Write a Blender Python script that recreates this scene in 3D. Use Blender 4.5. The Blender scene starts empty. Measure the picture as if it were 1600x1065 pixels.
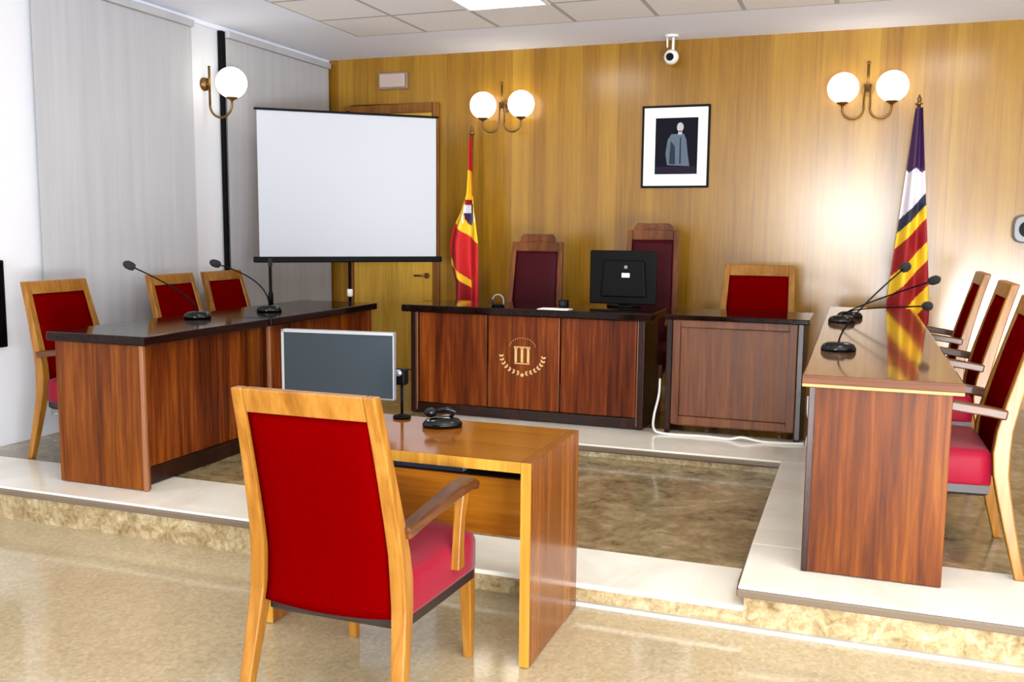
import bpy, bmesh, math, random
from mathutils import Vector, Matrix
random.seed(7)
D = bpy.data
SC = bpy.context.scene
COL = SC.collection
PI = math.pi

# ------------------------------------------------------------------ dimensions
XL, YW, HC = -4.635, 7.70, 2.955        # window wall, panelled wall, ceiling
ZP, ZS = 0.17, 0.09                     # U-shaped platform, sunken step in its middle
YF, YB = 3.42, 5.42                     # front edge of the platform, edge before the bench
XI, XR = -2.45, -0.335                  # inner edges of the two wings
XE, Y0 = 3.2, -3.0                      # far side wall, rear end of the room

# ------------------------------------------------------------------ materials
def lin(c):
    return tuple(((v / 255) / 12.92 if v / 255 <= .04045 else ((v / 255 + .055) / 1.055) ** 2.4) for v in c) + (1,)

def mat(name, col, rough=.5, metal=0., spec=.5, emit=None, strength=0., coat=0.):
    m = D.materials.new(name); m.use_nodes = True
    b = m.node_tree.nodes['Principled BSDF']
    b.inputs['Base Color'].default_value = lin(col)
    b.inputs['Roughness'].default_value = rough
    b.inputs['Metallic'].default_value = metal
    b.inputs['Specular IOR Level'].default_value = spec
    b.inputs['Coat Weight'].default_value = coat
    b.inputs['Coat Roughness'].default_value = .08
    if emit:
        b.inputs['Emission Color'].default_value = lin(emit)
        b.inputs['Emission Strength'].default_value = strength
    return m

class G:
    """tiny node graph helper"""
    def __init__(s, m):
        s.m = m; s.t = m.node_tree; s.b = s.t.nodes['Principled BSDF']
        s.co = s.t.nodes.new('ShaderNodeTexCoord').outputs['Object']
    def new(s, k, **kw):
        n = s.t.nodes.new(k)
        for a, v in kw.items(): setattr(n, a, v)
        return n
    def link(s, a, b): s.t.links.new(a, b)
    def mapping(s, scale):
        n = s.new('ShaderNodeMapping'); n.inputs['Scale'].default_value = scale
        s.link(s.co, n.inputs['Vector']); return n.outputs[0]
    def noise(s, scale, detail=4, vec=None, rough=.55, dist=0.):
        n = s.new('ShaderNodeTexNoise'); n.inputs['Scale'].default_value = scale
        n.inputs['Detail'].default_value = detail; n.inputs['Roughness'].default_value = rough
        n.inputs['Distortion'].default_value = dist
        s.link(vec if vec else s.co, n.inputs['Vector']); return n.outputs['Fac']
    def ramp(s, fac, stops, interp='LINEAR'):
        n = s.new('ShaderNodeValToRGB'); e = n.color_ramp.elements
        n.color_ramp.interpolation = interp
        while len(e) < len(stops): e.new(.5)
        for el, (p, c) in zip(e, stops): el.position = p; el.color = c if len(c) == 4 else lin(c)
        s.link(fac, n.inputs[0]); return n.outputs[0]
    def math(s, op, a, b=None, c=None):
        n = s.new('ShaderNodeMath', operation=op)
        for i, v in enumerate((a, b, c)):
            if v is None: continue
            if isinstance(v, (int, float)): n.inputs[i].default_value = v
            else: s.link(v, n.inputs[i])
        return n.outputs[0]
    def mix(s, fac, a, b, mode='MIX'):
        n = s.new('ShaderNodeMix', data_type='RGBA', blend_type=mode)
        for k, v in ((0, fac), (6, a), (7, b)):
            if isinstance(v, (int, float)): n.inputs[k].default_value = v
            elif isinstance(v, tuple): n.inputs[k].default_value = v if len(v) == 4 else lin(v)
            else: s.link(v, n.inputs[k])
        return n.outputs[2]
    def xyz(s):
        n = s.new('ShaderNodeSeparateXYZ'); s.link(s.co, n.inputs[0]); return n.outputs
    def color(s, c): s.link(c, s.b.inputs['Base Color'])
    def bump(s, h, strength=.2, dist=.002):
        n = s.new('ShaderNodeBump'); n.inputs['Strength'].default_value = strength
        n.inputs['Distance'].default_value = dist
        s.link(h, n.inputs['Height']); s.link(n.outputs[0], s.b.inputs['Normal'])

def wood(name, dark, mid, light, rough=.3, axis='Z', fine=60, coarse=9, spec=.3, coat=0.):
    m = mat(name, mid, rough, spec=spec, coat=coat); g = G(m)
    st = {'X': (.05, 1, 1), 'Y': (1, .05, 1), 'Z': (1, 1, .05)}[axis]
    v = g.mapping(st)
    a = g.noise(fine, 5, v, .6, .3); b = g.noise(coarse, 3, v, .5, .6)
    f = g.math('ADD', g.math('MULTIPLY', a, .5), g.math('MULTIPLY', b, .5))
    g.color(g.ramp(f, [(.36, dark), (.5, mid), (.64, light)]))
    g.bump(a, .08, .001)
    return m

M = {}
def build_materials():
    M['white_wall'] = mat('white_plaster', (222, 224, 230), .75)
    g = G(M['white_wall']); g.bump(g.noise(90), .05, .002)
    M['ceiling_white'] = mat('ceiling_paint', (236, 240, 252), .85)
    # ceiling tiles with their metal grid
    m = M['tiles'] = mat('mineral_ceiling_tiles', (214, 208, 200), .9); g = G(m)
    X, Y, Z = g.xyz()
    def line(c, off):
        f = g.math('FRACT', g.math('ADD', g.math('DIVIDE', g.math('SUBTRACT', c, off), .6), 100.5))
        return g.math('LESS_THAN', g.math('ABSOLUTE', g.math('SUBTRACT', f, .5)), .026)
    grid = g.math('MAXIMUM', line(X, -3.218), line(Y, 6.82))
    sp = g.ramp(g.noise(160, 2), [(.30, (206, 202, 198)), (.42, (234, 231, 228))])
    g.color(g.mix(grid, sp, (176, 174, 172)))
    # panelled wall : upright veneer boards
    m = M['panel_wall'] = mat('oak_veneer_panelling', (152, 119, 40), .225, spec=.5); g = G(m)
    X, Y, Z = g.xyz()
    q = g.math('DIVIDE', g.math('ADD', X, 20.12), .46); bq = g.math('FLOOR', q); fr = g.math('FRACT', q)
    wn = g.new('ShaderNodeTexWhiteNoise', noise_dimensions='1D'); g.link(bq, wn.inputs['W'])
    q2 = g.math('FLOOR', g.math('DIVIDE', g.math('ADD', X, 20.12), .153))
    wn2 = g.new('ShaderNodeTexWhiteNoise', noise_dimensions='1D'); g.link(q2, wn2.inputs['W'])
    v = g.mapping((1, 1, .04))
    a = g.noise(70, 5, v, .6, .3); b = g.noise(12, 3, v, .5, .5)
    f = g.math('ADD', g.math('MULTIPLY', a, .35), g.math('MULTIPLY', b, .35))
    f = g.math('ADD', f, g.math('MULTIPLY', wn.outputs[0], .12)); f = g.math('ADD', f, g.math('MULTIPLY', wn2.outputs[0], .18))
    c = g.ramp(f, [(.34, (127, 86, 15)), (.5, (149, 107, 25)), (.68, (167, 127, 38))])
    seam = g.math('LESS_THAN', fr, .009)
    g.color(g.mix(seam, c, (122, 86, 24)))
    g.bump(a, .04, .001)
    M['door_wood'] = wood('oak_door_veneer', (188, 138, 44), (206, 160, 60), (218, 176, 80), .35)  # wall veneer tone lifted to offset the screen's shade
    M['door_frame'] = wood('dark_oak_frame', (104, 62, 14), (128, 80, 22), (148, 98, 36), .4)
    M['sapele'] = wood('sapele_desk_veneer', (60, 18, 2), (98, 40, 7), (140, 72, 20), .3, fine=45, coarse=8, spec=.18)
    M['sapele_orange'] = wood('lighter_sapele_veneer', (64, 24, 1), (96, 45, 4), (124, 68, 12), .42, fine=55, coarse=10, spec=.16)
    M['sapele_brown'] = wood('brown_sapele_veneer', (82, 42, 20), (106, 60, 32), (126, 78, 46), .4, fine=55, coarse=9, spec=.3)
    M['sapele_dark'] = wood('dark_sapele_frame', (20, 7, 4), (32, 11, 6), (48, 19, 10), .25, spec=.35)
    M['desk_top'] = wood('lacquered_dark_desk_top', (14, 6, 5), (22, 9, 7), (34, 15, 11), .09, axis='Y', spec=.15)
    M['desk_top_light'] = wood('lacquered_brown_desk_top', (76, 48, 30), (100, 66, 42), (124, 88, 60), .08, axis='Y', spec=.4, coat=.5)
    M['edge_brown'] = wood('brown_edge_band', (84, 50, 32), (104, 66, 44), (122, 82, 58), .5, axis='X', spec=.15)
    M['edge_pale'] = mat('pale_edge_line', (168, 132, 84), .5, spec=.2)
    M['oak_edge'] = mat('pale_edge_band', (138, 88, 56), .35)
    M['chair_wood'] = wood('honey_beech', (116, 70, 16), (136, 88, 27), (156, 108, 44), .3, fine=40)
    M['chair_wood_dark'] = wood('brown_beech', (70, 34, 12), (92, 48, 18), (114, 66, 30), .35, fine=40, spec=.2)
    M['arm_wood'] = wood('worn_brown_armrest', (60, 32, 14), (84, 48, 22), (108, 66, 36), .3, axis='Y')
    M['table_wood'] = wood('cherry_table_veneer', (108, 58, 6), (132, 75, 12), (150, 92, 24), .14, axis='X', fine=40, coat=.2)
    M['table_panel'] = wood('orange_cherry_panel', (136, 72, 8), (162, 94, 14), (180, 112, 28), .4, axis='X', fine=40, spec=.15)
    M['table_side'] = wood('cherry_table_side', (92, 46, 12), (120, 66, 20), (144, 88, 34), .2, fine=45, coat=.15)
    M['table_edge'] = wood('honey_table_edge', (148, 100, 28), (166, 118, 40), (182, 134, 54), .3)
    m = M['red'] = mat('red_velvet_fabric', (101, 0, 0), .9, spec=0.); g = G(m)
    n = g.noise(350, 3); g.color(g.ramp(n, [(.35, (86, 0, 0)), (.65, (98, 0, 1))])); g.bump(n, .15, .001)
    m.node_tree.nodes['Principled BSDF'].inputs['Sheen Weight'].default_value = 0.
    m = M['crimson'] = mat('crimson_velvet_fabric', (130, 2, 34), .5, spec=.12); g = G(m)
    n = g.noise(300, 3); g.color(g.ramp(n, [(.35, (118, 1, 26)), (.65, (136, 3, 38))])); g.bump(n, .15, .001)
    m.node_tree.nodes['Principled BSDF'].inputs['Sheen Weight'].default_value = .08
    M['maroon'] = mat('maroon_leather', (52, 0, 8), .6, spec=.12)
    M['seat_under'] = mat('black_seat_rail', (34, 22, 20), .5)
    M['black'] = mat('black_plastic', (5, 5, 7), .5, spec=.1)
    M['black_gloss'] = mat('glossy_black_plastic', (6, 7, 9), .15, spec=.3)
    M['foam'] = mat('black_foam', (24, 24, 26), .9)
    M['grey_plastic'] = mat('grey_plastic', (120, 122, 126), .35)
    M['silver'] = mat('brushed_silver', (168, 170, 174), .35, metal=.8)
    M['brass'] = mat('aged_brass', (120, 88, 44), .35, metal=.7)
    M['gold'] = mat('gold_inlay', (226, 190, 124), .35, metal=.25)
    M['white_plastic'] = mat('white_plastic', (232, 230, 226), .4)
    M['globe'] = mat('opal_glass_globe', (255, 250, 238), .2, emit=(255, 247, 230), strength=3.)
    M['diffuser'] = mat('lit_ceiling_diffuser', (255, 255, 255), .4, emit=(255, 250, 246), strength=15.5)
    M['exit_glass'] = mat('frosted_sign_cover', (178, 158, 148), .4)
    M['screen_cloth'] = mat('matte_white_screen', (184, 188, 196), .85)
    M['lcd'] = mat('reflecting_grey_display', (42, 50, 56), .3, spec=.2)  # white reflection on the switched-off LCD put into its grey base
    m = M['blind'] = mat('grey_fabric_blind', (186, 187, 190), .8); g = G(m)
    g.color(g.ramp(g.noise(14, 3, g.mapping((1, 1, .05))), [(.35, (176, 177, 181)), (.65, (184, 185, 189))]))
    # terrazzo floor
    m = M['terrazzo'] = mat('polished_terrazzo', (186, 168, 138), .10, spec=.5, coat=.1); g = G(m)
    vo = g.new('ShaderNodeTexVoronoi'); vo.inputs['Scale'].default_value = 75; g.link(g.co, vo.inputs['Vector'])
    ch = g.ramp(vo.outputs['Color'], [(.0, (142, 126, 96)), (.3, (166, 150, 118)), (.6, (180, 165, 134)), (1., (202, 188, 160))])
    pat = g.ramp(g.noise(2.2, 3), [(.3, (168, 152, 120)), (.7, (186, 171, 140))])
    g.color(g.mix(.45, pat, ch))
    # brown marble
    def marble(name, c, sc, rough):
        m = mat(name, c[1], rough, spec=.5, coat=.2); g = G(m)
        n1 = g.noise(sc, 8, None, .68, 1.4); n2 = g.noise(sc * 4.5, 6, None, .7, .8)
        f = g.math('ADD', g.math('MULTIPLY', n1, .55), g.math('MULTIPLY', n2, .45))
        g.color(g.ramp(f, [(.36, c[0]), (.48, c[1]), (.58, c[2]), (.7, c[3])])); return m
    M['brown_marble'] = marble('brown_breccia_marble', [(84, 70, 44), (128, 112, 80), (154, 138, 104), (196, 182, 150)], 2.6, .14)
    M['beige_marble'] = marble('beige_breccia_marble', [(104, 84, 52), (150, 130, 94), (180, 164, 130), (222, 212, 188)], 6., .16)
    m = M['white_marble'] = mat('cream_marble', (222, 217, 204), .12, coat=.2); g = G(m)
    g.color(g.ramp(g.noise(3, 6, None, .6, 1.), [(.35, (226, 222, 208)), (.65, (240, 237, 226))]))
    M['cream_line'] = mat('pale_floor_strip', (176, 174, 168), .3)
    M['nosing'] = mat('grey_brown_marble_nosing', (104, 90, 76), .2)
    # flags
    for k, c in dict(f_red=(186, 14, 18), f_yellow=(236, 190, 30), f_dred=(146, 10, 22), f_purple=(58, 24, 72), f_white=(222, 218, 228), f_navy=(34, 34, 62), f_green=(70, 110, 60)).items():
        M[k] = mat('flag_' + k[2:], c, .7)
    M['mat_board'] = mat('white_mount_board', (238, 236, 234), .7)
    M['ph_dark'] = mat('photo_dark', (12, 14, 24), .7, spec=.1)
    M['ph_mid'] = mat('photo_grey_blue', (88, 100, 114), .7, spec=.1)
    M['ph_shade'] = mat('photo_slate', (40, 50, 60), .7, spec=.1)
    M['ph_skin'] = mat('photo_pale', (176, 170, 172), .7, spec=.1)
    M['ph_floor'] = mat('photo_plum', (34, 26, 42), .7, spec=.1)
    M['paper'] = mat('white_paper', (240, 240, 240), .7)
    M['blue_file'] = mat('blue_grey_file', (96, 112, 124), .35)
    M['navy'] = mat('navy_board', (14, 20, 44), .5)
    M['exit_housing'] = mat('dim_sign_housing', (134, 112, 94), .5)
    M['shadow_board'] = mat('black_board', (20, 14, 12), .6)  # shade inside the shelf gap put into the boards' near-black colour
build_materials()

# ------------------------------------------------------------------ mesh builder
class MB:
    def __init__(s): s.v = []; s.f = []; s.sm = []; s.mi = []
    def add(s, vs, fs, smooth=False, mi=0):
        o = len(s.v); s.v += [tuple(v) for v in vs]
        for f in fs: s.f.append([i + o for i in f]); s.sm.append(smooth); s.mi.append(mi)
        return s
    def box(s, x0, x1, y0, y1, z0, z1, mi=0):
        vs = [(x, y, z) for z in (z0, z1) for y in (y0, y1) for x in (x0, x1)]
        return s.add(vs, [(0, 2, 3, 1), (4, 5, 7, 6), (0, 1, 5, 4), (2, 6, 7, 3), (0, 4, 6, 2), (1, 3, 7, 5)], mi=mi)
    def loft(s, rings, smooth=True, cap=True, mi=0, closed=True):
        n = len(rings[0]); vs = [p for r in rings for p in r]; fs = []
        for k in range(len(rings) - 1):
            for i in range(n if closed else n - 1):
                j = (i + 1) % n; fs.append((k * n + i, k * n + j, (k + 1) * n + j, (k + 1) * n + i))
        s.add(vs, fs, smooth, mi)
        if cap:
            s.add(rings[0], [tuple(range(n))[::-1]], False, mi); s.add(rings[-1], [tuple(range(n))], False, mi)
        return s
    def prism(s, poly, axis, a, b, mi=0):
        P = {'X': lambda p, t: (t, p[0], p[1]), 'Y': lambda p, t: (p[0], t, p[1]), 'Z': lambda p, t: (p[0], p[1], t)}[axis]
        n = len(poly); vs = [P(p, a) for p in poly] + [P(p, b) for p in poly]
        fs = [tuple(range(n)), tuple(range(n, 2 * n))] + [(i, (i + 1) % n, n + (i + 1) % n, n + i) for i in range(n)]
        return s.add(vs, fs, mi=mi)
    def tube(s, path, r, n=10, mi=0):
        P = [Vector(p) for p in path]; rings = []; ref = None
        for i, p in enumerate(P):
            t = (P[min(i + 1, len(P) - 1)] - P[max(i - 1, 0)]).normalized()
            if ref is None: ref = Vector((0, 0, 1)) if abs(t.z) < .9 else Vector((1, 0, 0))
            a = (ref - t * ref.dot(t)).normalized(); ref = a; b = t.cross(a)
            rr = r[i] if isinstance(r, (list, tuple)) else r
            rings.append([p + (a * math.cos(2 * PI * k / n) + b * math.sin(2 * PI * k / n)) * rr for k in range(n)])
        return s.loft(rings, True, True, mi)
    def bar(s, path, w, h, side=(1, 0, 0), mi=0):
        P = [Vector(p) for p in path]; S = Vector(side).normalized(); rings = []
        for i, p in enumerate(P):
            t = (P[min(i + 1, len(P) - 1)] - P[max(i - 1, 0)]).normalized(); u = t.cross(S).normalized()
            ww = w[i] if isinstance(w, (list, tuple)) else w; hh = h[i] if isinstance(h, (list, tuple)) else h
            rings.append([p + S * ww / 2 * a + u * hh / 2 * b for a, b in ((-1, -1), (1, -1), (1, 1), (-1, 1))])
        return s.loft(rings, False, True, mi)
    def lathe(s, prof, c=(0, 0, 0), n=28, axis='Z', mi=0):
        rings = []
        for r, z in prof:
            rg = []
            for k in range(n):
                a = 2 * PI * k / n; x, y = r * math.cos(a), r * math.sin(a)
                rg.append({'Z': (c[0] + x, c[1] + y, c[2] + z), 'Y': (c[0] + x, c[1] + z, c[2] + y), 'X': (c[0] + z, c[1] + x, c[2] + y)}[axis])
            rings.append(rg)
        return s.loft(rings, True, True, mi)
    def ball(s, c, r, sx=1, sy=1, sz=1, n=24, mi=0):
        prof = [(max(1e-4, math.sin(PI * k / 14)), -math.cos(PI * k / 14)) for k in range(15)]
        rings = [[(c[0] + q * r * sx * math.cos(2 * PI * i / n), c[1] + q * r * sy * math.sin(2 * PI * i / n), c[2] + z * r * sz) for i in range(n)] for q, z in prof]
        return s.loft(rings, True, True, mi)

def setp(o, label=None, cat=None, group=None, kind=None):
    for k, v in (('label', label), ('category', cat), ('group', group), ('kind', kind)):
        if v: o[k] = v
    return o

def obj(name, mb, mats, parent=None, bevel=0., seg=2, loc=None, **kw):
    me = D.meshes.new(name); me.from_pydata(mb.v, [], mb.f)
    if not isinstance(mats, (list, tuple)): mats = [mats]
    for m in mats: me.materials.append(M[m] if isinstance(m, str) else m)
    for p, sm, mi in zip(me.polygons, mb.sm, mb.mi): p.use_smooth = sm; p.material_index = mi
    bm = bmesh.new(); bm.from_mesh(me); bmesh.ops.remove_doubles(bm, verts=bm.verts, dist=1e-6)
    bmesh.ops.recalc_face_normals(bm, faces=bm.faces); bm.to_mesh(me); bm.free()
    o = D.objects.new(name, me); COL.objects.link(o)
    if parent: o.parent = parent
    if loc: o.location = loc
    if bevel:
        b = o.modifiers.new('edge', 'BEVEL'); b.width = bevel; b.segments = seg; b.limit_method = 'ANGLE'; b.angle_limit = .7
    return setp(o, **kw)

def thing(name, label, cat, loc=(0, 0, 0), rz=0., group=None):
    o = D.objects.new(name, None); COL.objects.link(o); o.empty_display_size = .1
    o.location = loc; o.rotation_euler = (0, 0, rz)
    return setp(o, label, cat, group)

def dup(o, parent=None):
    c = o.copy(); COL.objects.link(c)
    if parent: c.parent = parent
    for ch in list(o.children): dup(ch, c)
    return c

def arc(c, r, a0, a1, n, f):
    return [f(c[0] + r * math.cos(a0 + (a1 - a0) * k / n), c[1] + r * math.sin(a0 + (a1 - a0) * k / n)) for k in range(n + 1)]

# ------------------------------------------------------------------ the room
def room():
    S = dict(kind='structure')
    obj('floor', MB().box(XL - .2, XE + .2, Y0, YF + .01, -.1, 0), 'terrazzo', **S)
    obj('wall_back', MB().box(XL - .2, XE + .2, YW, YW + .15, -.1, HC + .1), 'panel_wall', **S)
    obj('wall_right', MB().box(XE, XE + .15, Y0, YW, -.1, HC + .1), 'white_wall', **S)
    # window wall with two openings, piers between
    w = MB()
    for a, b in ((Y0, 4.48), (5.70, 6.26), (7.60, YW)): w.box(XL - .15, XL, a, b, -.1, HC + .1)
    for a, b in ((4.48, 5.70), (6.26, 7.60)):
        w.box(XL - .15, XL, a, b, -.1, .45); w.box(XL - .15, XL, a, b, 2.75, HC + .1)
    obj('wall_left', w, 'white_wall', **S)
    for k, (a, b) in enumerate(((4.48, 5.70), (6.26, 7.60))):
        f = MB()
        f.box(XL - .12, XL - .08, a, a + .05, .45, 2.75); f.box(XL - .12, XL - .08, b - .05, b, .45, 2.75)
        f.box(XL - .12, XL - .08, a, b, .45, .5); f.box(XL - .12, XL - .08, a, b, 2.7, 2.75)
        m = (a + b) / 2; f.box(XL - .12, XL - .08, m - .03, m + .03, .45, 2.75)
        wf = obj('window_%d' % (k + 1), f, 'white_plastic', bevel=.004, **S)
        p = MB().box(XL - .104, XL - .098, a + .05, m - .03, .5, 2.7).box(XL - .104, XL - .098, m + .03, b - .05, .5, 2.7)
        obj('pane', p, mat('shuttered_window_glass', (200, 206, 212), .1), wf)
    # ceiling : tiled field with a plain plaster border
    obj('ceiling', MB().box(XL, -3.818, Y0, YW, HC, HC + .08).box(-3.818, XE, 6.82, YW, HC, HC + .08), 'ceiling_white', **S)
    obj('ceiling_tiles', MB().box(-3.818, XE, Y0, 6.82, HC, HC + .08), 'tiles', **S)
    # ceiling moulding, dark corner strip, pale strip along the riser foot
    obj('trim_1', MB().box(XL, XL + .03, Y0, YW, HC - .035, HC), 'ceiling_white', bevel=.008, **S)
    obj('corner_shade_strip', MB().box(XL, XL + .022, YW - .022, YW, ZP, HC - .035), 'door_frame', **S)  # thin corner shadow built as a dark strip
    obj('floor_strip', MB().box(-1.0, XE, YF - .018, YF, 0, .016), 'cream_line', **S)
    # platform
    e = .012
    base = MB()
    base.box(XL, XI, YF, YW, 0, ZP - .043).box(XR, XE, YF, YW, 0, ZP - .043).box(XI, XR, YB, YW, 0, ZP - .043)
    obj('platform', base, 'beige_marble', **S)
    sb = MB().box(XI, XR, YF, YB, 0, ZS - .02)
    obj('platform_step', sb, 'beige_marble', **S)
    n = MB(); z0, z1 = ZP - .012, ZP
    n.box(XL, XI + .02, YF - .02, 3.86, z0, z1)                     # front borders
    n.box(XR - .02, XE, YF - .02, 3.90, z0, z1)
    n.box(XI - .20, XI + .02, 3.86, YB - .02, z0, z1)               # inner borders
    n.box(XR - .02, -.10, 3.90, YB - .02, z0, z1)
    n.box(XI - .2, -.10, YB - .02, 6.0, z0, z1)
    obj('platform_border', n, 'white_marble', bevel=.004, **S)
    n = MB(); z0, z1 = ZP - .042, ZP - .0125; p = .026
    n.box(XL, XI + p, YF - p, YF + .08, z0, z1).box(XR - p, XE, YF - p, YF + .08, z0, z1)
    n.box(XI - .08, XI + p, YF + .08, YB - p, z0, z1).box(XR - p, XR + .08, YF + .08, YB - p, z0, z1)
    n.box(XI - .08, XR + .08, YB - p, YB + .08, z0, z1)
    obj('platform_nosing', n, 'nosing', bevel=.006, **S)
    i = MB(); z0 = ZP - .042; z1 = ZP - .0005
    i.box(XL, XI - .2, 3.86, YW, z0, z1).box(-.10, XE, 3.90, YW, z0, z1).box(XI - .2, -.10, 6.0, YW, z0, z1)
    obj('platform_inlay', i, 'brown_marble', **S)
    obj('step_border', MB().box(XI, XR, YF - .012, 3.81, ZS - .02, ZS), 'white_marble', bevel=.005, **S)
    obj('step_inlay', MB().box(XI, XR, 3.81, YB, ZS - .02, ZS - .0005), 'brown_marble', **S)
    # door in the panelled wall behind the projection screen
    d = obj('door_1', MB().box(-4.36, -3.56, YW - .03, YW - .001, ZP + .005, 2.46), 'door_wood', bevel=.003, **S)
    fr = MB().box(-4.44, -4.36, YW - .045, YW - .001, ZP, 2.54).box(-3.56, -3.50, YW - .045, YW - .001, ZP, 2.54).box(-4.36, -3.56, YW - .045, YW - .001, 2.46, 2.54)
    obj('door_frame', fr, 'door_frame', d, bevel=.004)
    h = MB().lathe([(.026, -.006), (.026, .006)], (-3.62, YW - .036, 1.03), 20, 'Y').tube([(-3.62, YW - .036, 1.03), (-3.62, YW - .08, 1.03), (-3.62, YW - .085, 1.03), (-3.72, YW - .085, 1.03)], .009)
    obj('door_handle', h, 'brass', d)
room()

# ------------------------------------------------------------------ chairs
def armchair(name, label, cat, W=.52, H=1.008, wood_m='chair_wood', back_m='red', seat_m='crimson', arm_m='arm_wood', crest=0., lean=.125, group=None):
    """faces +y ; origin on the floor under the line of the back posts"""
    t = thing(name, label, cat, group=group)
    hw = W / 2; pw = .048
    def yc(z):                                   # centre line of the post in side view
        if z < .40: return -.085 * ((.40 - z) / .40) ** 1.15
        if z < .50: return 0.
        return -lean * ((z - .50) / (H - .50)) ** 1.15
    def th(z): return .032 + .022 * max(0, 1 - abs(z - .42) / .42) + (0 if z < .42 else .006)
    def hx(z): return hw + (.016 * (.42 - z) / .42 if z < .42 else -.032 * (z - .42) / (H - .42))
    def pz(z): return .036 + .014 * min(1, z / .4) if z < .42 else .050 - .013 * (z - .42) / (H - .42)
    zs = [0, .1, .2, .3, .38, .46, .54, .64, .76, .88, H]
    for sgn in (-1, 1):
        rings = []
        for z in zs:
            a, b = sgn * hx(z), sgn * (hx(z) - pz(z))
            rings.append([(a, yc(z) - th(z) / 2, z), (b, yc(z) - th(z) / 2, z), (b, yc(z) + th(z) / 2, z), (a, yc(z) + th(z) / 2, z)])
        obj('back_post', MB().loft(rings, False), wood_m, t, bevel=.005)
    zt = [H - .072, H - .036, H]
    rings = []
    for z in zt:
        a = hx(z) - pz(z) - .0005
        rings.append([(-a, yc(z) - th(z) / 2, z), (a, yc(z) - th(z) / 2, z), (a, yc(z) + th(z) / 2, z), (-a, yc(z) + th(z) / 2, z)])
    obj('top_rail', MB().loft(rings, False), wood_m, t, bevel=.005)
    # upholstered back : padded front and rear, sagging lower edge
    mb = MB(); nu, nv = 16, 20
    def sheet(sg):
        vs = []
        for j in range(nv + 1):
            for i in range(nu + 1):
                u = -1 + 2 * i / nu; v = j / nv
                zb = .345 - .014 * (1 - u * u); z = zb + (H - .074 - zb) * v
                pad = (1 - u ** 6) * (1 - (2 * v - 1) ** 8)
                vs.append((u * (hx(z) - pz(z) - .001), yc(z) + sg * (.010 + .016 * pad), z))
        return vs
    quads = [(j * (nu + 1) + i, j * (nu + 1) + i + 1, (j + 1) * (nu + 1) + i + 1, (j + 1) * (nu + 1) + i) for j in range(nv) for i in range(nu)]
    A, B = sheet(1), sheet(-1); N = len(A)
    rim = [i for i in range(nu + 1)] + [j * (nu + 1) + nu for j in range(1, nv + 1)] + [nv * (nu + 1) + i for i in range(nu - 1, -1, -1)] + [j * (nu + 1) for j in range(nv - 1, 0, -1)]
    fs = quads + [tuple(N + k for k in q) for q in quads] + [(rim[k], rim[(k + 1) % len(rim)], N + rim[(k + 1) % len(rim)], N + rim[k]) for k in range(len(rim))]
    mb.add(A + B, fs, True); obj('back_panel', mb, back_m, t)
    # seat
    def outline(k, z, grow=0.):
        pts = []; fw, rw = .262 * W / .52, hw - pw + .02
        dep = .545
        for i in range(9): pts.append((-rw + 2 * rw * i / 8, .025, z))
        for i in range(1, 10): f = i / 10; pts.append((rw + (fw - rw) * f ** .8, .025 + (dep - .06 - .025) * f, z))
        for i in range(13):
            u = 1 - 2 * i / 12; pts.append((u * fw * (1 - .02 * (1 - abs(u))), dep - .06 * abs(u) ** 4, z))
        for i in range(9, 0, -1): f = i / 10; pts.append((-(rw + (fw - rw) * f ** .8), .025 + (dep - .06 - .025) * f, z))
        c = Vector((0, .28, z))
        return [tuple(c + (Vector(p) - c) * k) for p in pts]
    obj('seat_rail', MB().loft([outline(.93, .288), outline(.985, .30), outline(.985, .330)], False), 'seat_under', t)
    obj('seat', MB().loft([outline(.985, .3302), outline(1.0, .342), outline(1.0, .43), outline(.975, .452), outline(.90, .464), outline(.6, .472), outline(.2, .474)], True), seat_m, t)
    for sgn in (-1, 1):
        x = sgn * (.222 * W / .52)
        obj('leg', MB().bar([(x, .505, .36), (x, .515, .2), (x, .525, 0)], [.044, .040, .030], [.046, .042, .030]), wood_m, t, bevel=.005)
        xa, xb = sgn * (hw - .012), sgn * (hw + .008)
        pts = [(xa, -.01, .60), (xa, .05, .61), ((xa + xb) / 2, .2, .63), (xb, .31, .648), (xb, .39, .648), (xb, .45, .628)]
        ar = obj('armrest', MB().bar(pts, [.040, .044, .05, .054, .054, .046], [.036, .036, .036, .038, .038, .026]), arm_m, t, bevel=.006)
        sp = [(sgn * (hw + .004), .33, .385), (sgn * (hw + .006), .33, .46), (sgn * (hw + .007), .34, .55), (xb, .36, .635)]
        obj('arm_support', MB().bar(sp, [.03, .028, .028, .034], [.05, .038, .036, .05]), wood_m, ar, bevel=.004)
    if crest:
        y = yc(H); poly = [(-.145, H - .002), (.145, H - .002), (.14, H + crest * .55), (.118, H + crest), (-.118, H + crest), (-.14, H + crest * .55)]
        c = obj('crest', MB().prism(poly, 'Y', y - .016, y + .016), wood_m, t, bevel=.004)
        obj('crest_carving', MB().prism([(-.05, H + .012), (.05, H + .012), (.055, H + crest * .6), (0, H + crest * .85), (-.055, H + crest * .6)], 'Y', y + .0165, y + .022), 'chair_wood_dark', c, bevel=.003)
    return t

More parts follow.
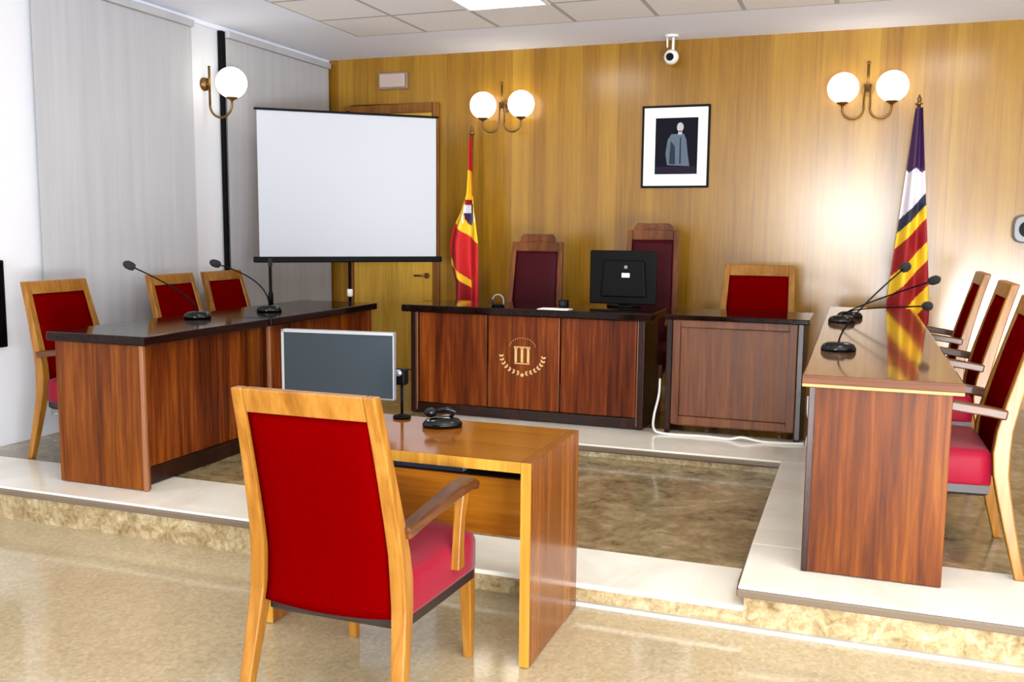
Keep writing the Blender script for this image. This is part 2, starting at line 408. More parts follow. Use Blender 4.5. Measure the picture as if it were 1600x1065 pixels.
GR = 'red upholstered armchairs'
fore = armchair('armchair', 'red upholstered armchair with honey frame facing the small witness table', 'chair', group=GR)
fore.location = (-1.412, 2.325, 0)
def place(label, x, y, z, deg, k=1.):
    c = dup(fore); c.scale = (k, k, k); c.location = (x, y, z); c.rotation_euler = (0, 0, math.radians(deg)); c['label'] = label
    return c
place('red armchair at outer end of dark-topped desk, before the bare white wall', -4.17, 4.14, ZP, -90, .965)
place('red armchair behind the dark-topped desk before white pillar, microphone head beside its back', -4.23, 5.17, ZP, -90, .955)
place('red armchair behind dark-topped desk, below the tall black pole and next to projection screen', -4.30, 5.81, ZP, -90, .95)
place('red armchair with pale legs tucked against the end of the glossy brown desk', .53, 4.11, ZP, 91, 1.03)
place('red armchair between two others along the glossy brown desk, middle of that row', .60, 5.41, ZP, 90, 1.03)
place('red armchair at far end of glossy brown desk, nearest the panelled wall', .615, 6.62, ZP, 90, 1.03)
place('low red armchair behind the small plain side desk, without crest', -.65, 6.70, ZP, 180, 1.04)
j = armchair('judge_chair', 'high-backed maroon judge chair with carved crest, beside the red and yellow striped flag', 'chair', .475, 1.185, 'chair_wood_dark', 'maroon', 'maroon', 'chair_wood_dark', .06, .10, 'carved judge chairs')
j.location = (-2.36, 6.93, ZP); j.rotation_euler = (0, 0, PI)
j2 = armchair('presiding_judge_chair', 'tallest maroon judge chair with carved crest, behind the black monitor', 'chair', .445, 1.285, 'chair_wood_dark', 'maroon', 'maroon', 'chair_wood_dark', .05, .10, 'carved judge chairs')
j2.location = (-1.45, 6.93, ZP); j2.rotation_euler = (0, 0, PI)

# ------------------------------------------------------------------ desks
TZ = .93
def wing_desk(name, label, x0, x1, y0, y1, face, top_m, panel_m, end_m, splits, near_end=True, group=None):
    """long side desk : its modesty panel looks along face (+1 = +x, -1 = -x); chair side open"""
    t = thing(name, label, 'desk', (0, 0, 0), group=group)
    zt = TZ - .045
    obj('desk_top', MB().box(x0 - .025, x1 + .025, y0 - .02, y1 + .02, zt, TZ), top_m, t, bevel=.006)
    if face < 0:
        obj('edge_band', MB().box(x0 - .024, x1 + .024, y0 - .0255, y0 - .0205, zt + .013, TZ - .001), 'edge_brown', t, bevel=.001)
        obj('edge_band', MB().box(x0 - .024, x1 + .024, y0 - .0255, y0 - .0205, zt + .001, zt + .0125), 'edge_pale', t, bevel=.001)
    for y in ((y0, y0 + .035), (y1 - .035, y1)):
        obj('end_panel', MB().box(x0 + .01, x1 - .01, y[0], y[1], ZP + .004, zt), end_m, t, bevel=.003)
    xf = x1 - .01 if face > 0 else x0 + .01
    a, b = sorted((xf + face * .010, xf - face * .014))
    obj('corner_post', MB().box(a, b, y0 - .004, y0 + (.014 if face > 0 else .04), ZP + .003, zt - .001), 'sapele_dark' if face < 0 else 'oak_edge', t, bevel=.003)
    xi = xf - face * .07
    a, b = sorted((xi, xi - face * .022))
    ys = [y0 + .035] + splits + [y1 - .035]
    for k in range(len(ys) - 1):
        obj('front_panel', MB().box(a, b, ys[k] + .02, ys[k + 1] - .02, ZP + .09, zt), panel_m, t, bevel=.003)
    for k in range(len(splits)):
        a2, b2 = sorted((xi + face * .03, xi - face * .022))
        obj('stile', MB().box(a2, b2, splits[k] - .022, splits[k] + .022, ZP + .01, zt), 'sapele_orange', t, bevel=.003)
    a, b = sorted((xi + face * .01, xi - face * .02))
    obj('plinth', MB().box(a, b, y0 + .035, y1 - .035, ZP + .004, ZP + .088), 'sapele_dark', t, bevel=.003)
    return t
wing_desk('lawyers_desk', 'dark-topped sapele desk nearer the camera along the window wall', -3.74, -3.185, 3.585, 4.56, 1, 'desk_top', 'sapele', 'sapele_orange', [], group='window-side desks')
wing_desk('lawyers_desk', 'dark-topped sapele desk along the window wall, farther one beside projection screen', -3.74, -3.185, 4.62, 5.86, 1, 'desk_top', 'sapele', 'sapele', [4.95], group='window-side desks')
wing_desk('prosecutor_desk', 'long glossy brown desk with three red chairs along one side', -.15, .35, 3.64, 7.0, -1, 'desk_top_light', 'sapele', 'sapele_orange', [4.7, 5.8])

def bench():
    t = thing('judges_bench', 'wide sapele judges bench with gold emblem on its front', 'desk')
    x0, x1, y0, y1 = -2.905, -1.255, 5.89, 6.33; zt = TZ - .05
    obj('desk_top', MB().box(x0 - .055, x1 + .05, y0 - .04, y1 + .02, zt, TZ), 'desk_top', t, bevel=.008)
    obj('end_panel', MB().box(x0, x0 + .04, y0, y1, ZP + .004, zt), 'sapele_dark', t, bevel=.004)
    obj('end_panel', MB().box(x1 - .04, x1, y0, y1, ZP + .004, zt), 'sapele_dark', t, bevel=.004)
    w = (x1 - x0 - .10) / 3
    for k in range(3):
        a = x0 + .05 + w * k
        obj('front_panel', MB().box(a + .006, a + w - .006, y0 + .02, y0 + .045, ZP + .075, zt - .005), 'sapele', t, bevel=.004)
    obj('moulding', MB().box(x0 + .041, x0 + .047, y0 + .005, y0 + .03, ZP + .02, zt), 'oak_edge', t, bevel=.003)
    obj('moulding', MB().box(x1 - .047, x1 - .041, y0 + .005, y0 + .03, ZP + .02, zt), 'oak_edge', t, bevel=.003)
    obj('plinth', MB().box(x0 + .04, x1 - .04, y0 + .008, y0 + .04, ZP + .004, ZP + .072), 'sapele_dark', t, bevel=.004)
    # gold emblem : columns under an arch, laurel wreath below
    cx, cz, y = -2.085, .565, y0 + .0195
    e = MB()
    def q(x0, x1, z0, z1): e.box(cx + x0, cx + x1, y - .006, y, cz + z0, cz + z1)
    for x in (-.046, -.002, .042): q(x - .008, x + .008, .0, .088); q(x - .013, x + .013, .091, .098)
    q(-.06, .056, .101, .107); q(-.056, .052, -.011, -.004)
    for k in range(15):                                           # arch of small beads
        a = PI * (k + .5) / 15; e.ball((cx + .09 * math.cos(a), y - .0005, cz + .105 + .06 * math.sin(a)), .0032, n=8)
    for s in (-1, 1):
        for k in range(7):                                        # laurel leaves
            a = math.radians(278 + 12.5 * k); px, pz = cx + s * .15 * math.cos(a), cz + .045 + .12 * math.sin(a)
            ta = a + PI / 2
            for d in (-.7, .7):
                dx, dz = math.cos(ta + d) * .024, math.sin(ta + d) * .024
                nx, nz = -dz * .30, dx * .30
                P = [(px, pz), (px + s * (dx / 2 + nx), pz + dz / 2 + nz), (px + s * dx, pz + dz), (px + s * (dx / 2 - nx), pz + dz / 2 - nz)]
                e.prism(P, 'Y', y - .005, y)
    e.lathe([(.012, -.006), (.012, 0)], (cx, y, cz - .085), 14, 'Y')
    obj('emblem', e, 'gold', t, label='gold emblem of columns and laurel wreath')
bench()

def side_desk():
    t = thing('side_desk', 'small brown desk with framed front panel beside the judges bench', 'desk')
    x0, x1, y0, y1 = -1.115, -.285, 5.89, 6.42; zt = TZ - .03
    obj('desk_top', MB().box(x0 - .02, x1 + .03, y0 - .02, y1, zt, TZ), 'desk_top', t, bevel=.005)
    for a in (x0, x1 - .035): obj('end_panel', MB().box(a, a + .035, y0, y1, ZP + .004, zt), 'sapele_dark', t, bevel=.004)
    obj('front_panel', MB().box(x0 + .085, x1 - .085, y0 + .03, y0 + .05, ZP + .115, zt - .05), 'sapele_brown', t, bevel=.003)
    f = MB(); y = (y0 + .008, y0 + .05)
    f.box(x0 + .036, x0 + .085, *y, ZP + .06, zt).box(x1 - .085, x1 - .036, *y, ZP + .06, zt)
    f.box(x0 + .085, x1 - .085, *y, ZP + .06, ZP + .115).box(x0 + .085, x1 - .085, *y, zt - .05, zt)
    obj('panel_frame', f, 'sapele_brown', t, bevel=.006)
side_desk()

def witness_table():
    t = thing('witness_table', 'small cherry table with open shelf in front of the honey-framed red armchair', 'table')
    x0, x1, y0, y1, H = -2.0, -.965, 2.83, 3.39, .70
    obj('table_top', MB().box(x0, x1 - .036, y0 + .004, y1, H - .036, H), 'table_wood', t, bevel=.002)
    for a in (x0, x1 - .035):
        s = obj('side_panel', MB().box(a, a + .035, y0 + .004, y1, 0.003, H - (.0365 if a == x0 else 0)), 'table_side', t, bevel=.002)
        obj('edge_band', MB().box(a, a + .035, y0, y0 + .0035, 0.003, H - (.0365 if a == x0 else 0)), 'table_edge', s)
    obj('edge_band', MB().box(x0, x1 - .036, y0, y0 + .0035, H - .036, H), 'table_edge', t)
    obj('modesty_panel', MB().box(x0 + .036, x1 - .036, 3.2, 3.22, .315, .535), 'table_panel', t, bevel=.002)
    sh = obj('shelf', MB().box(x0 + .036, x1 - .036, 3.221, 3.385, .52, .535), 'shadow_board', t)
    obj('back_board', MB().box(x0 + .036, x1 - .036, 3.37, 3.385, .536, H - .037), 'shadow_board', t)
    f = thing('document_file', 'blue-grey file lying on the shelf inside the cherry table', 'file')
    obj('cover', MB().box(-1.78, -1.37, 3.225, 3.365, .536, .575), 'blue_file', f, bevel=.006)
    obj('spine', MB().box(-1.778, -1.372, 3.2222, 3.2246, .537, .558), 'navy', f)
witness_table()

# ------------------------------------------------------------------ microphones and desk items
def mic(label, base, head, group, bend=.35, rz=0., big=1., neck_m='black'):
    t = thing('gooseneck_microphone', label, 'microphone', base, 0, group)
    b = MB()
    def oval(k, z): return [(k * .075 * big * math.cos(2 * PI * i / 28 + .0), k * .05 * big * math.sin(2 * PI * i / 28), z) for i in range(28)]
    b.loft([oval(1, 0.001), oval(1.02, .012), oval(.9, .03), oval(.6, .04), oval(.1, .042)])
    bs = obj('base', b, 'black_gloss', t); bs.rotation_euler = (0, 0, rz)
    obj('button', MB().lathe([(.012, 0), (.012, .006), (.002, .008)], (.045 * big * math.cos(rz), .045 * big * math.sin(rz), .03), 14), 'silver', t)
    h = Vector(head) - Vector(base); s = Vector((0, 0, .038))
    m1 = s + Vector((0, 0, h.z * bend)); pts = []
    for k in range(13):
        u = k / 12; pts.append((1 - u) ** 2 * s + 2 * u * (1 - u) * m1 + u * u * h)
    nk = obj('neck', MB().tube(pts, .004, 8), neck_m, t)
    d = (pts[-1] - pts[-2]).normalized()
    obj('foam_head', MB().tube([h - d * .012, h - d * .006, h + d * .012, h + d * .035, h + d * .05, h + d * .056], [.010, .019, .024, .023, .014, .002], 14), 'foam', t)
    return t
gl = 'gooseneck microphones'
mic('gooseneck microphone on the glossy brown desk, its base nearest the desk end', (-.065, 4.40, TZ), (.21, 5.0, 1.28), gl, .25, .2)
mic('gooseneck microphone on the glossy brown desk with pale round head beside the striped purple flag', (-.075, 5.80, TZ), (.36, 5.35, 1.205), gl, .12, .1)
mic('gooseneck microphone on glossy brown desk with its low dark head against the flag', (-.035, 6.12, TZ), (.33, 5.2, 1.085), gl, .15, .1)
mic('gooseneck microphone on dark window-side desk, head beside the chair before white pillar', (-3.53, 4.42, TZ), (-3.78, 4.20, 1.225), gl, .3, .5)
mic('gooseneck microphone on farther window-side desk, head bent toward the tall black pole', (-3.42, 4.96, TZ), (-3.62, 4.74, 1.225), gl, .55, .5)
# upright thin stand microphone
t = thing('stand_microphone', 'upright black stick microphone beneath corner of the projection screen', 'microphone', (-3.53, 5.14, TZ))
obj('base', MB().lathe([(.055, .001), (.055, .012), (.02, .022), (.012, .03)]), 'black', t)
obj('stem', MB().tube([(0, 0, .02), (0, 0, .10), (0, 0, .11), (0, 0, .27)], [.016, .016, .010, .010], 10), 'black', t)
obj('capsule', MB().tube([(0, 0, .27), (0, 0, .28), (0, 0, .31), (0, 0, .325)], [.010, .014, .014, .004], 12), 'foam', t)

# small microphone on witness table
t = thing('table_microphone', 'squat glossy black microphone on the cherry witness table', 'microphone', (-1.465, 3.24, .70), .5)
b = MB()
def ov(k, z, x=0): return [(x + k * .075 * math.cos(2 * PI * i / 26), k * .045 * math.sin(2 * PI * i / 26), z) for i in range(26)]
b.loft([ov(1, .001), ov(1.03, .014), ov(.85, .032), ov(.4, .04), ov(.05, .041)])
obj('base', b, 'black_gloss', t)
obj('neck', MB().tube([(.03, 0, .036), (.05, 0, .06), (.02, .0, .07), (-.03, 0, .062)], .008, 10), 'black_gloss', t)
obj('foam_head', MB().ball((-.045, 0, .058), .018, 1.4, 1, 1, 16), 'black_gloss', t)
obj('button', MB().lathe([(.011, 0), (.011, .006), (.002, .008)], (-.05, -.012, .026), 14), 'silver', t)  # silver dot modelled for the glossy highlight on the base

# grey display on the witness table
t = thing('monitor', 'flat grey computer monitor standing on the cherry witness table', 'monitor', (-1.91, 3.22, .70), .12)
w, z0, z1 = .236, .085, .352
obj('casing', MB().box(-w, w, .0, .03, z0, z1), 'grey_plastic', t, bevel=.004)
obj('display', MB().box(-w + .012, w - .004, -.003, -.0005, z0 + .008, z1 - .012), 'lcd', t)
fr = MB().box(-w, -w + .011, -.006, -.0005, z0, z1).box(-w, w, -.006, -.0005, z1 - .011, z1)
obj('bezel', fr, 'silver', t, label='pale metal edge of the grey monitor')
obj('stand_neck', MB().box(-.03, .03, .031, .05, .014, .25), 'black', t, bevel=.004)
obj('stand_foot', MB().loft([[(.11 * math.cos(2 * PI * i / 24), .035 + .07 * math.sin(2 * PI * i / 24), z) for i in range(24)] for z in (.001, .014)], False), 'black', t, bevel=.003)
t = thing('webcam', 'small dark device with pale highlight clipped beside the grey monitor', 'device', (-1.685, 3.335, .70))
obj('foot', MB().lathe([(.036, .001), (.036, .01), (.01, .018)]), 'black', t)
obj('stem', MB().tube([(0, 0, .012), (0, 0, .15)], .006, 8), 'black', t)
obj('body', MB().box(-.03, .022, -.02, .02, .135, .20), 'black', t, bevel=.008)
obj('lens', MB().ball((-.005, -.022, .185), .017, 1, .6, .8, 14), 'silver', t)  # silver ball stands in for the device's pale highlight

# the bench: screen back, box, paper, microphone
t = thing('monitor', 'black monitor seen from behind on the judges bench, white sticker on its back', 'monitor', (-1.50, 6.28, TZ), -.02)
w = .232
obj('casing', MB().box(-w, w, 0, .035, .02, .385), 'black', t, bevel=.008)
obj('rear_bulge', MB().prism([(-.15, .07), (.17, .07), (.15, .32), (-.13, .32)], 'Y', -.025, 0), 'black', t, bevel=.01)
obj('sticker', MB().box(.0, .055, -.0275, -.0255, .205, .235), 'paper', t, label='white sticker on black monitor back')
obj('logo', MB().lathe([(.012, 0), (.012, .002)], (.028, -.0275, .275), 18, 'Y'), 'grey_plastic', t)
obj('stand_neck', MB().box(-.035, .035, .036, .06, .012, .2), 'black', t, bevel=.004)
obj('stand_foot', MB().loft([[(.12 * math.cos(2 * PI * i / 24), .05 + .08 * math.sin(2 * PI * i / 24), z) for i in range(24)] for z in (.001, .014)], False), 'black', t, bevel=.003)
t = thing('speaker_box', 'small black box on judges bench between judge chair and black monitor', 'box', (-1.845, 6.05, TZ))
obj('body', MB().box(-.03, .03, -.025, .025, .001, .055), 'black', t, bevel=.005)
obj('grille', MB().lathe([(.018, -.0265), (.018, -.0252)], (0, 0, .03), 16, 'Y'), 'foam', t)
obj('paper_sheet', MB().box(-1.97, -1.76, 5.86, 5.98, TZ + .0005, TZ + .004), 'paper', label='white paper lying on judges bench beside the small black box', cat='paper')
t = thing('arched_microphone', 'small grey arched microphone on judges bench before the maroon judge chair', 'microphone', (-2.29, 5.98, TZ))
obj('base', MB().lathe([(.045, .001), (.045, .012), (.015, .02)]), 'black', t)
obj('neck', MB().tube([(.04, 0, .012)] + arc((0, .04), .04, 0, PI, 12, lambda a, b: (a, 0, b)) + [(-.04, 0, .02)], .006, 8), 'grey_plastic', t)
obj('foam_head', MB().ball((-.04, 0, .03), .013, 1, 1, 1.4, 12), 'foam', t)

# ------------------------------------------------------------------ wall lights
def globe(parent, c, r=.113):
    g = MB().ball(c, r)
    return obj('globe', g, 'globe', parent)
def sconce(label, cx, z=2.487, half=.171):
    t = thing('wall_lamp', label, 'lamp', (cx, YW, z), 0, 'globe wall lamps')
    obj('back_plate', MB().lathe([(.05, -.02), (.05, -.002), (.046, 0)], (0, 0, 0), 22, 'Y'), 'brass', t)
    obj('stem', MB().tube([(0, -.02, 0), (0, -.11, 0)], .012).tube([(0, -.11, -.03), (0, -.11, .17)], .010).ball((0, -.11, .175), .014, n=10), 'brass', t)
    for s in (-1, 1):
        p = [(s * .02, -.11, .02), (s * .022, -.11, -.15)] + arc((s * (half + .022) / 2, -.15), (half - .022) / 2, PI if s > 0 else 0, 2 * PI if s > 0 else -PI, 14, lambda a, b: (a, -.11, b * 1.0 - (0 if b > -.15 else (.0)))) + [(s * half, -.11, -.118)]
        a = obj('arm', MB().tube(p, .0085, 10), 'brass', t)
        obj('cup', MB().lathe([(.012, -.128), (.04, -.112), (.046, -.098)], (s * half, -.11, 0), 22), 'brass', t)
        globe(t, (s * half, -.11, 0))
    return t
sconce('two-globe brass wall lamp above the red and yellow national flag', -2.885, 2.49)
sconce('two-globe brass wall lamp above purple topped striped flag', .0, 2.515)
t = thing('wall_lamp', 'single-globe brass wall lamp on the white pillar by the window', 'lamp', (XL, 5.955, 2.50), 0, 'globe wall lamps')
obj('back_plate', MB().lathe([(.001, .03), (.045, .026), (.05, .002), (.05, .001)], (0, 0, 0), 22, 'X'), 'brass', t)
obj('stem', MB().tube([(.02, 0, 0), (.05, 0, 0)], .014).tube([(.05, 0, -.06), (.05, 0, .13)], .009), 'brass', t)
obj('arm', MB().tube([(.05, 0, .0), (.05, 0, -.15)] + arc((.1475, -.15), .0975, PI, 2 * PI, 14, lambda a, b: (a, 0, b)) + [(.245, 0, -.118)], .0085), 'brass', t)
obj('cup', MB().lathe([(.012, -.128), (.04, -.112), (.046, -.098)], (.245, 0, 0), 22), 'brass', t)
globe(t, (.245, 0, 0))

# ------------------------------------------------------------------ framed portrait
def portrait():
    x0, x1, z0, z1, y = -1.70, -1.155, 1.795, 2.445, YW - .002
    t = thing('framed_portrait', 'black framed portrait photograph with wide white mount on the panelled wall', 'picture', ((x0 + x1) / 2, y, z0))
    w = (x1 - x0) / 2; h = z1 - z0; f = .016
    m = MB().box(-w, -w + f, -.025, 0, 0, h).box(w - f, w, -.025, 0, 0, h).box(-w + f, w - f, -.025, 0, 0, f).box(-w + f, w - f, -.025, 0, h - f, h)
    obj('frame', m, 'black', t, bevel=.002)
    obj('mount', MB().box(-w + f, w - f, -.014, 0, f, h - f), 'mat_board', t)
    px0, px1, pz0, pz1 = -.163, .178, .108, .553
    cx = .012
    p = MB(); Y = (-.0160, -.0144)
    p.box(px0, px1, *Y, pz0, pz1, 0); p.box(px0, px1, -.0164, -.0161, pz0, pz0 + .06, 4)
    p.prism([(cx - .075, .18), (cx + .105, .17), (cx + .09, .26), (cx + .075, .38), (cx + .055, .425), (cx - .045, .425), (cx - .075, .38), (cx - .09, .27)], 'Y', -.0168, -.0165, 1)
    p.prism([(cx - .06, .19), (cx - .01, .185), (cx - .015, .33), (cx - .05, .37)], 'Y', -.0172, -.0169, 2)
    p.prism([(cx + .022, .19), (cx + .036, .19), (cx + .034, .40), (cx + .024, .40)], 'Y', -.0172, -.0169, 2)
    p.prism([(cx + .024 + .027 * math.cos(a), .478 + .037 * math.sin(a)) for a in [2 * PI * k / 18 for k in range(18)]], 'Y', -.0172, -.0165, 3)
    p.box(cx + .008, cx + .040, -.0172, -.0169, .42, .45, 3)
    obj('photograph', p, ['ph_dark', 'ph_mid', 'ph_shade', 'ph_skin', 'ph_floor'], t)
portrait()

# ------------------------------------------------------------------ flags
def flag(name, label, x, y, top, bottom, width, colour, mats, lean=0.):
    t = thing(name, label, 'flag', (x, y, ZP))
    obj('pole', MB().tube([(-.03, .0, .03), (0, 0, top - ZP + .02)], .014, 10), 'chair_wood_dark', t)
    obj('finial', MB().lathe([(.012, 0), (.03, .008), (.012, .02), (.018, .04), (.002, .075)], (0, 0, top - ZP + .02), 14), 'brass', t)
    obj('base', MB().lathe([(.16, .001), (.16, .02), (.12, .04), (.03, .06), (.03, .1)], (-.03, 0, 0), 28), 'chair_wood_dark', t)
    nu, nv = 56, 190; L = top - bottom
    rings = []; mi = []
    for jj in range(nv + 1):
        v = jj / nv; d = v * L; xa, xb = width(d); row = []
        for i in range(nu + 1):
            u = i / nu; xx = xa + (xb - xa) * u
            fold = math.sin(u * PI * 3.2 + .6 + v * 1.1) * (.018 + .045 * v) - .035 - .04 * v * math.sin(PI * u)
            row.append((xx, fold, top - ZP - d - .02 * math.sin(PI * u) * v))
        rings.append(row)
    m = MB(); V = [p for r in rings for p in r]
    for jj in range(nv):
        for i in range(nu):
            a = jj * (nu + 1) + i
            m.f.append([a, a + 1, a + nu + 2, a + nu + 1]); m.sm.append(True)
            p = rings[jj][i]; m.mi.append(colour((p[0] + rings[jj][i + 1][0]) / 2, (jj + .5) / nv * L, (i + .5) / nu))
    m.v = V
    c = obj('cloth', m, mats, t)
    s = c.modifiers.new('cloth', 'SOLIDIFY'); s.thickness = .002
    return t
def esp_w(d):
    pts = [(0, -.012, .014), (.22, -.020, .022), (.45, -.04, .034), (.62, -.10, .05), (.74, -.165, .07), (.87, -.20, .088), (1.05, -.19, .095), (1.2, -.15, .097), (1.6, -.15, .10)]
    for k in range(len(pts) - 1):
        if pts[k][0] <= d <= pts[k + 1][0]:
            f = (d - pts[k][0]) / (pts[k + 1][0] - pts[k][0]); return tuple(pts[k][n] + (pts[k + 1][n] - pts[k][n]) * f for n in (1, 2))
    return pts[-1][1:]
def esp_c(x, d, u):
    if d < .26 + (x + .01) * 1.2: return 0
    if u > .84 and d < .48: return 0
    cx, cd = .002, .62                                            # coat of arms
    if abs(x - cx) < .040 and -.11 < d - cd < .10:
        if d - cd < -.07: return 4 if abs(x - cx) < .03 else 1   # crown
        r = math.hypot((x - cx) / .04, max(0, (d - cd)) / .10)
        if r < 1: return (2 if (x < cx) else 3) if d < cd else (3 if x < cx else 5)
    if .046 <= abs(x - cx) < .056 and -.06 < d - cd < .08: return 2  # pillars
    b = .69 + (x + .17) * .72
    if d < b: return 1
    if d > 1.0 + (x + .19) * .9 and u < .62: return 1 if d < 1.06 + (x + .19) * .9 else 4
    return 0
flag('spanish_flag', 'red and yellow striped flag with coat of arms, draped on pole behind judges bench', -3.06, 7.36, 2.205, .62, esp_w, esp_c, ['f_red', 'f_yellow', 'f_white', 'f_purple', 'f_dred', 'f_green'])
def bal_w(d):
    return (-.022 - .115 * min(1, d / 1.35), .026 + .115 * min(1, d / 1.4))
def bal_c(x, d, u):
    if d < .43 + .015 * math.sin(u * 9): return 0
    q = d + x * 1.15                                               # stripes fall across the folds
    for a, c in ((.68, 1), (.77, 2), (.87, 3), (1.05, 4), (1.19, 3), (1.38, 4), (1.52, 3), (1.68, 4)):
        if q < a: return c
    return 3
flag('regional_flag', 'purple topped red and yellow striped flag behind the glossy brown desk', .345, 7.36, 2.325, .62, bal_w, bal_c, ['f_purple', 'f_white', 'f_navy', 'f_yellow', 'f_dred'])

# ------------------------------------------------------------------ projection screen on tripod
def screen():
    A, B = Vector((-4.32, 6.12)), Vector((-3.225, 7.05)); c = (A + B) / 2; L = (B - A).length
    t = thing('projection_screen', 'white projection screen on black tripod standing before the wooden door', 'screen', (c.x, c.y, ZP), math.atan2(B.y - A.y, B.x - A.x))
    w = L / 2; b, tp = 1.055, 2.155
    obj('screen_cloth', MB().box(-w + .02, w - .02, -.004, .0, b, tp), 'screen_cloth', t)
    obj('housing', MB().box(-w - .025, w + .025, -.03, .03, b - .045, b), 'black', t, bevel=.008)
    obj('top_bar', MB().box(-w, w, -.012, .008, tp, tp + .018), 'black', t, bevel=.003)
    obj('pole', MB().tube([(0, .045, .12), (0, .045, tp + .03)], .012, 12), 'black', t)
    obj('collar', MB().lathe([(.02, 0), (.024, .01), (.024, .05), (.02, .06)], (0, .045, .735), 16), 'white_plastic', t)
    for k in range(3):
        a = 2 * PI * k / 3 + .9
        obj('leg', MB().bar([(.02 * math.cos(a), .045 + .02 * math.sin(a), .34), (.34 * math.cos(a), .045 + .34 * math.sin(a), .008)], .022, .012, (-math.sin(a), math.cos(a), 0)), 'black', t, bevel=.002)
screen()

# ------------------------------------------------------------------ vertical blinds
def blind(label, y0, y1):
    t = thing('vertical_blind', label, 'blind', (XL + .05, y0, 0), 0, 'grey vertical blinds')
    obj('head_rail', MB().box(-.03, .03, 0, y1 - y0, 2.87, 2.918), 'blind', t, bevel=.003)
    n = int((y1 - y0) / .118); s = MB(); p = (y1 - y0) / n
    for k in range(n):
        yc = p * (k + .5); a = .015; rows = []
        ring = []
        for q in range(7):
            u = -1 + q / 3; bow = .0008 * (1 - u * u)
            ring.append((math.sin(a) * u * .064 + bow * math.cos(a), yc + math.cos(a) * u * .064))
        prof = ring + [(x - .0015, y) for x, y in reversed(ring)]
        s.prism(prof, 'Z', .30, 2.868)
    obj('slats', s, 'blind', t)
    obj('bottom_chain', MB().tube([(.012, .02, .305), (.012, (y1 - y0) - .02, .305)], .003, 6), 'white_plastic', t)
blind('grey vertical blind beside bare white wall, wider bank of slats', 4.352, 5.765)
blind('grey vertical blind between white pillar and the projection screen', 6.165, 7.64)

# ------------------------------------------------------------------ fixtures
t = thing('tall_pole', 'tall thin black pole rising to the ceiling against white pillar', 'pole', (XL + .03, 6.135, ZP))
obj('shaft', MB().box(-.015, .015, -.016, .016, .005, 2.35), 'black', t, bevel=.003)
obj('upper_sleeve', MB().box(-.02, .02, -.021, .021, 2.35, HC - ZP - .04), 'black', t, bevel=.003)
obj('foot_plate', MB().box(-.028, .05, -.05, .05, .0005, .012), 'black', t, bevel=.002)

t = thing('security_camera', 'small white security camera hanging from ceiling above portrait', 'camera', (-1.445, 7.5, HC))
obj('mount', MB().lathe([(.05, -.018), (.055, -.004), (.055, -.0005)]), 'white_plastic', t)
obj('bracket', MB().tube([(.012, 0, -.015), (.012, 0, -.12)], .011).tube([(-.035, 0, -.015), (-.035, .01, -.09)], .007), 'white_plastic', t)
obj('housing', MB().ball((0, 0, -.165), .058), 'white_plastic', t)
obj('lens', MB().lathe([(.028, -.012), (.03, 0), (.02, .006)], (0, -.056, -.172), 20, 'Y'), 'black_gloss', t)

t = thing('emergency_wall_lamp', 'white rectangular emergency light on wall above the wooden door', 'light', (-3.95, YW - .0005, 2.67))
obj('housing', MB().box(-.145, .145, -.035, 0, 0, .15), 'exit_housing', t, bevel=.008)
obj('cover', MB().box(-.125, .125, -.055, -.0352, .015, .135), 'exit_glass', t, bevel=.01)

t = thing('wall_speaker', 'grey rounded fitting on panelled wall above the row of red chairs', 'speaker', (1.125, YW - .002, 1.385))
obj('housing', MB().loft([[(k * .095 * math.copysign(abs(math.cos(a)) ** .6, math.cos(a)), -yy, .1 + k * .1 * math.copysign(abs(math.sin(a)) ** .6, math.sin(a))) for a in [2 * PI * i / 32 for i in range(32)]] for k, yy in ((1, 0), (1, .05), (.9, .075))]), 'grey_plastic', t)
obj('grille', MB().lathe([(.06, -.08), (.06, -.0755)], (0, 0, .1), 24, 'Y'), 'foam', t)

t = thing('wall_panel', 'black wall panel on white wall beside outermost red armchair', 'panel', (XL + .001, 3.87, .75))
obj('casing', MB().box(0, .035, -.2, .215, 0, .5), 'black', t, bevel=.006)
obj('display', MB().box(.0355, .037, -.185, .2, .02, .485), 'black_gloss', t)

# cables under the side desk
def wire(pts, n=8):
    P = [Vector(p) for p in pts]; P = [P[0]] + P + [P[-1]]; out = []
    for i in range(1, len(P) - 2):
        for k in range(n):
            u = k / n; a, b, c, d = P[i - 1:i + 3]
            out.append(.5 * ((2 * b) + (c - a) * u + (2 * a - 5 * b + 4 * c - d) * u * u + (3 * b - a - 3 * c + d) * u ** 3))
    return out + [P[-2]]
z = ZP + .008
obj('power_cable', MB().tube(wire([(-1.17, 6.0, .50), (-1.165, 5.95, .40), (-1.185, 5.91, .27), (-1.17, 5.85, z + .02), (-1.10, 5.83, z), (-.85, 5.845, z), (-.70, 5.83, z), (-.62, 5.82, z + .018), (-.5, 5.83, z), (-.36, 5.84, z), (-.26, 5.87, z)]), .008, 8), 'white_plastic', label='white cable running along the floor under the small brown side desk', cat='cable')
t = thing('power_socket', 'white plug block on the floor between side desk and glossy brown desk', 'socket', (-.215, 5.86, ZP))
obj('body', MB().box(-.03, .035, -.04, .04, .001, .06), 'white_plastic', t, bevel=.008)
obj('cord', MB().tube(wire([(.0, .0, .06), (-.01, 0, .13), (-.028, .01, .2), (-.03, .02, .3)]), .006, 8), 'white_plastic', t)

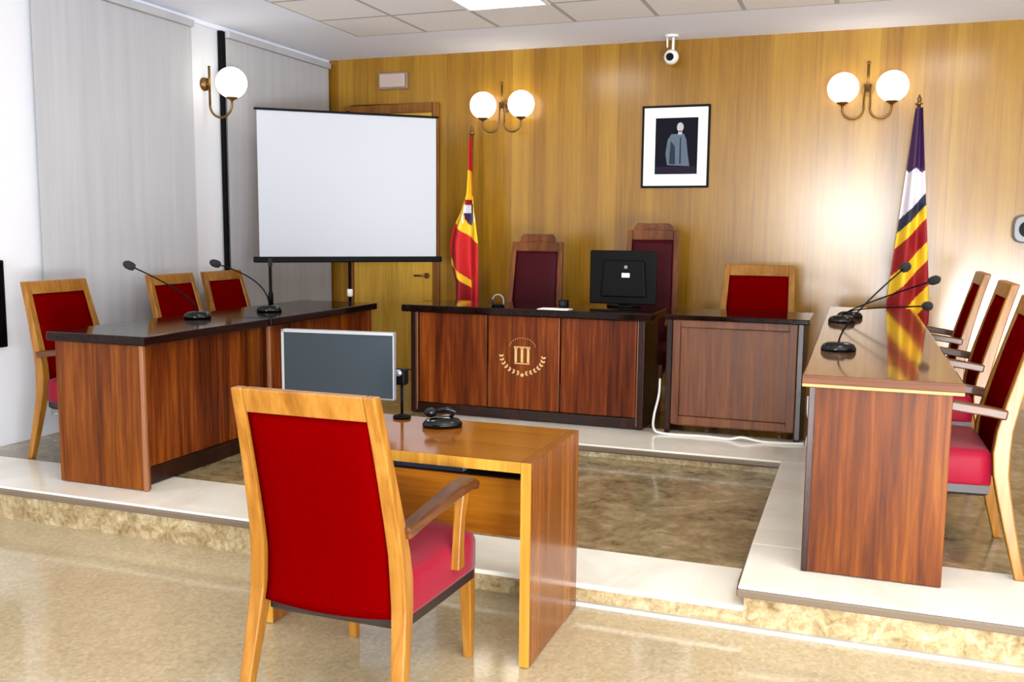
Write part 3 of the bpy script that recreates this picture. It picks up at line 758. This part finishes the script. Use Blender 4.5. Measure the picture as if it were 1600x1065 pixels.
# ------------------------------------------------------------------ ceiling lights
def panel(label, x, y):
    t = thing('ceiling_light', label, 'light', (x, y, HC), 0, 'recessed ceiling light panels')
    f = MB(); a, b = .297, .27
    f.box(-a, a, -a, -b, -.012, -.0005).box(-a, a, b, a, -.012, -.0005).box(-a, -b, -b, b, -.012, -.0005).box(b, a, -b, b, -.012, -.0005)
    obj('frame', f, 'white_plastic', t)
    obj('diffuser', MB().box(-b, b, -b, b, -.008, -.0006), 'diffuser', t)
panel('lit square ceiling light panel among the tiles', -2.318, 5.92)
for x, y in ((.682, 5.92), (-2.318, 2.92), (.682, 2.92), (.682, .52)):  # unseen panels added for room illumination
    panel('lit square ceiling light panel outside the view', x, y)

# ------------------------------------------------------------------ added lamps: a stand-in for rear windows, a ceiling fill
def area(name, loc, target, sx, sy, power, col=(1, 1, 1)):
    l = D.lights.new(name, 'AREA'); l.shape = 'RECTANGLE'; l.size = sx; l.size_y = sy; l.energy = power; l.color = col
    o = D.objects.new(name, l); COL.objects.link(o); o.location = loc
    o.rotation_euler = (Vector(target) - Vector(loc)).to_track_quat('-Z', 'Y').to_euler()
    return o
area('rear_window_stand_in', (-.3, -12., 1.85), (0, 7, 1.4), 1.6, 1.6, 780)
area('ceiling_fill', (1.7, -.8, .25), (.9, 2.2, 2.95), 2.6, 1.6, 620, (.95, .97, 1))  # unseen lamp added to brighten the ceiling from below
w = D.worlds.new('daylight'); SC.world = w; w.use_nodes = True
w.node_tree.nodes['Background'].inputs[0].default_value = (.93, .96, 1, 1)
w.node_tree.nodes['Background'].inputs[1].default_value = 1.4

# ------------------------------------------------------------------ camera
cam = D.cameras.new('camera'); co = D.objects.new('camera', cam); COL.objects.link(co); SC.camera = co
cam.sensor_width = 36; cam.lens = 1473.06 * 36 / 1600; cam.clip_start = .05
pitch, yaw, roll = .1189, .3505, -.0092
R = Matrix.Rotation(yaw, 4, 'Z') @ Matrix.Rotation(PI / 2 - pitch, 4, 'X') @ Matrix.Rotation(-roll, 4, 'Z')
co.matrix_world = Matrix.Translation((0, 0, 1.4579)) @ R

vs = SC.view_settings
vs.view_transform = 'Standard'; vs.look = 'None'; vs.gamma = 1; vs.use_curve_mapping = False; vs.exposure = .3
try:
    SC.cycles.use_denoising = True
    SC.cycles.max_bounces = 8
except Exception: pass
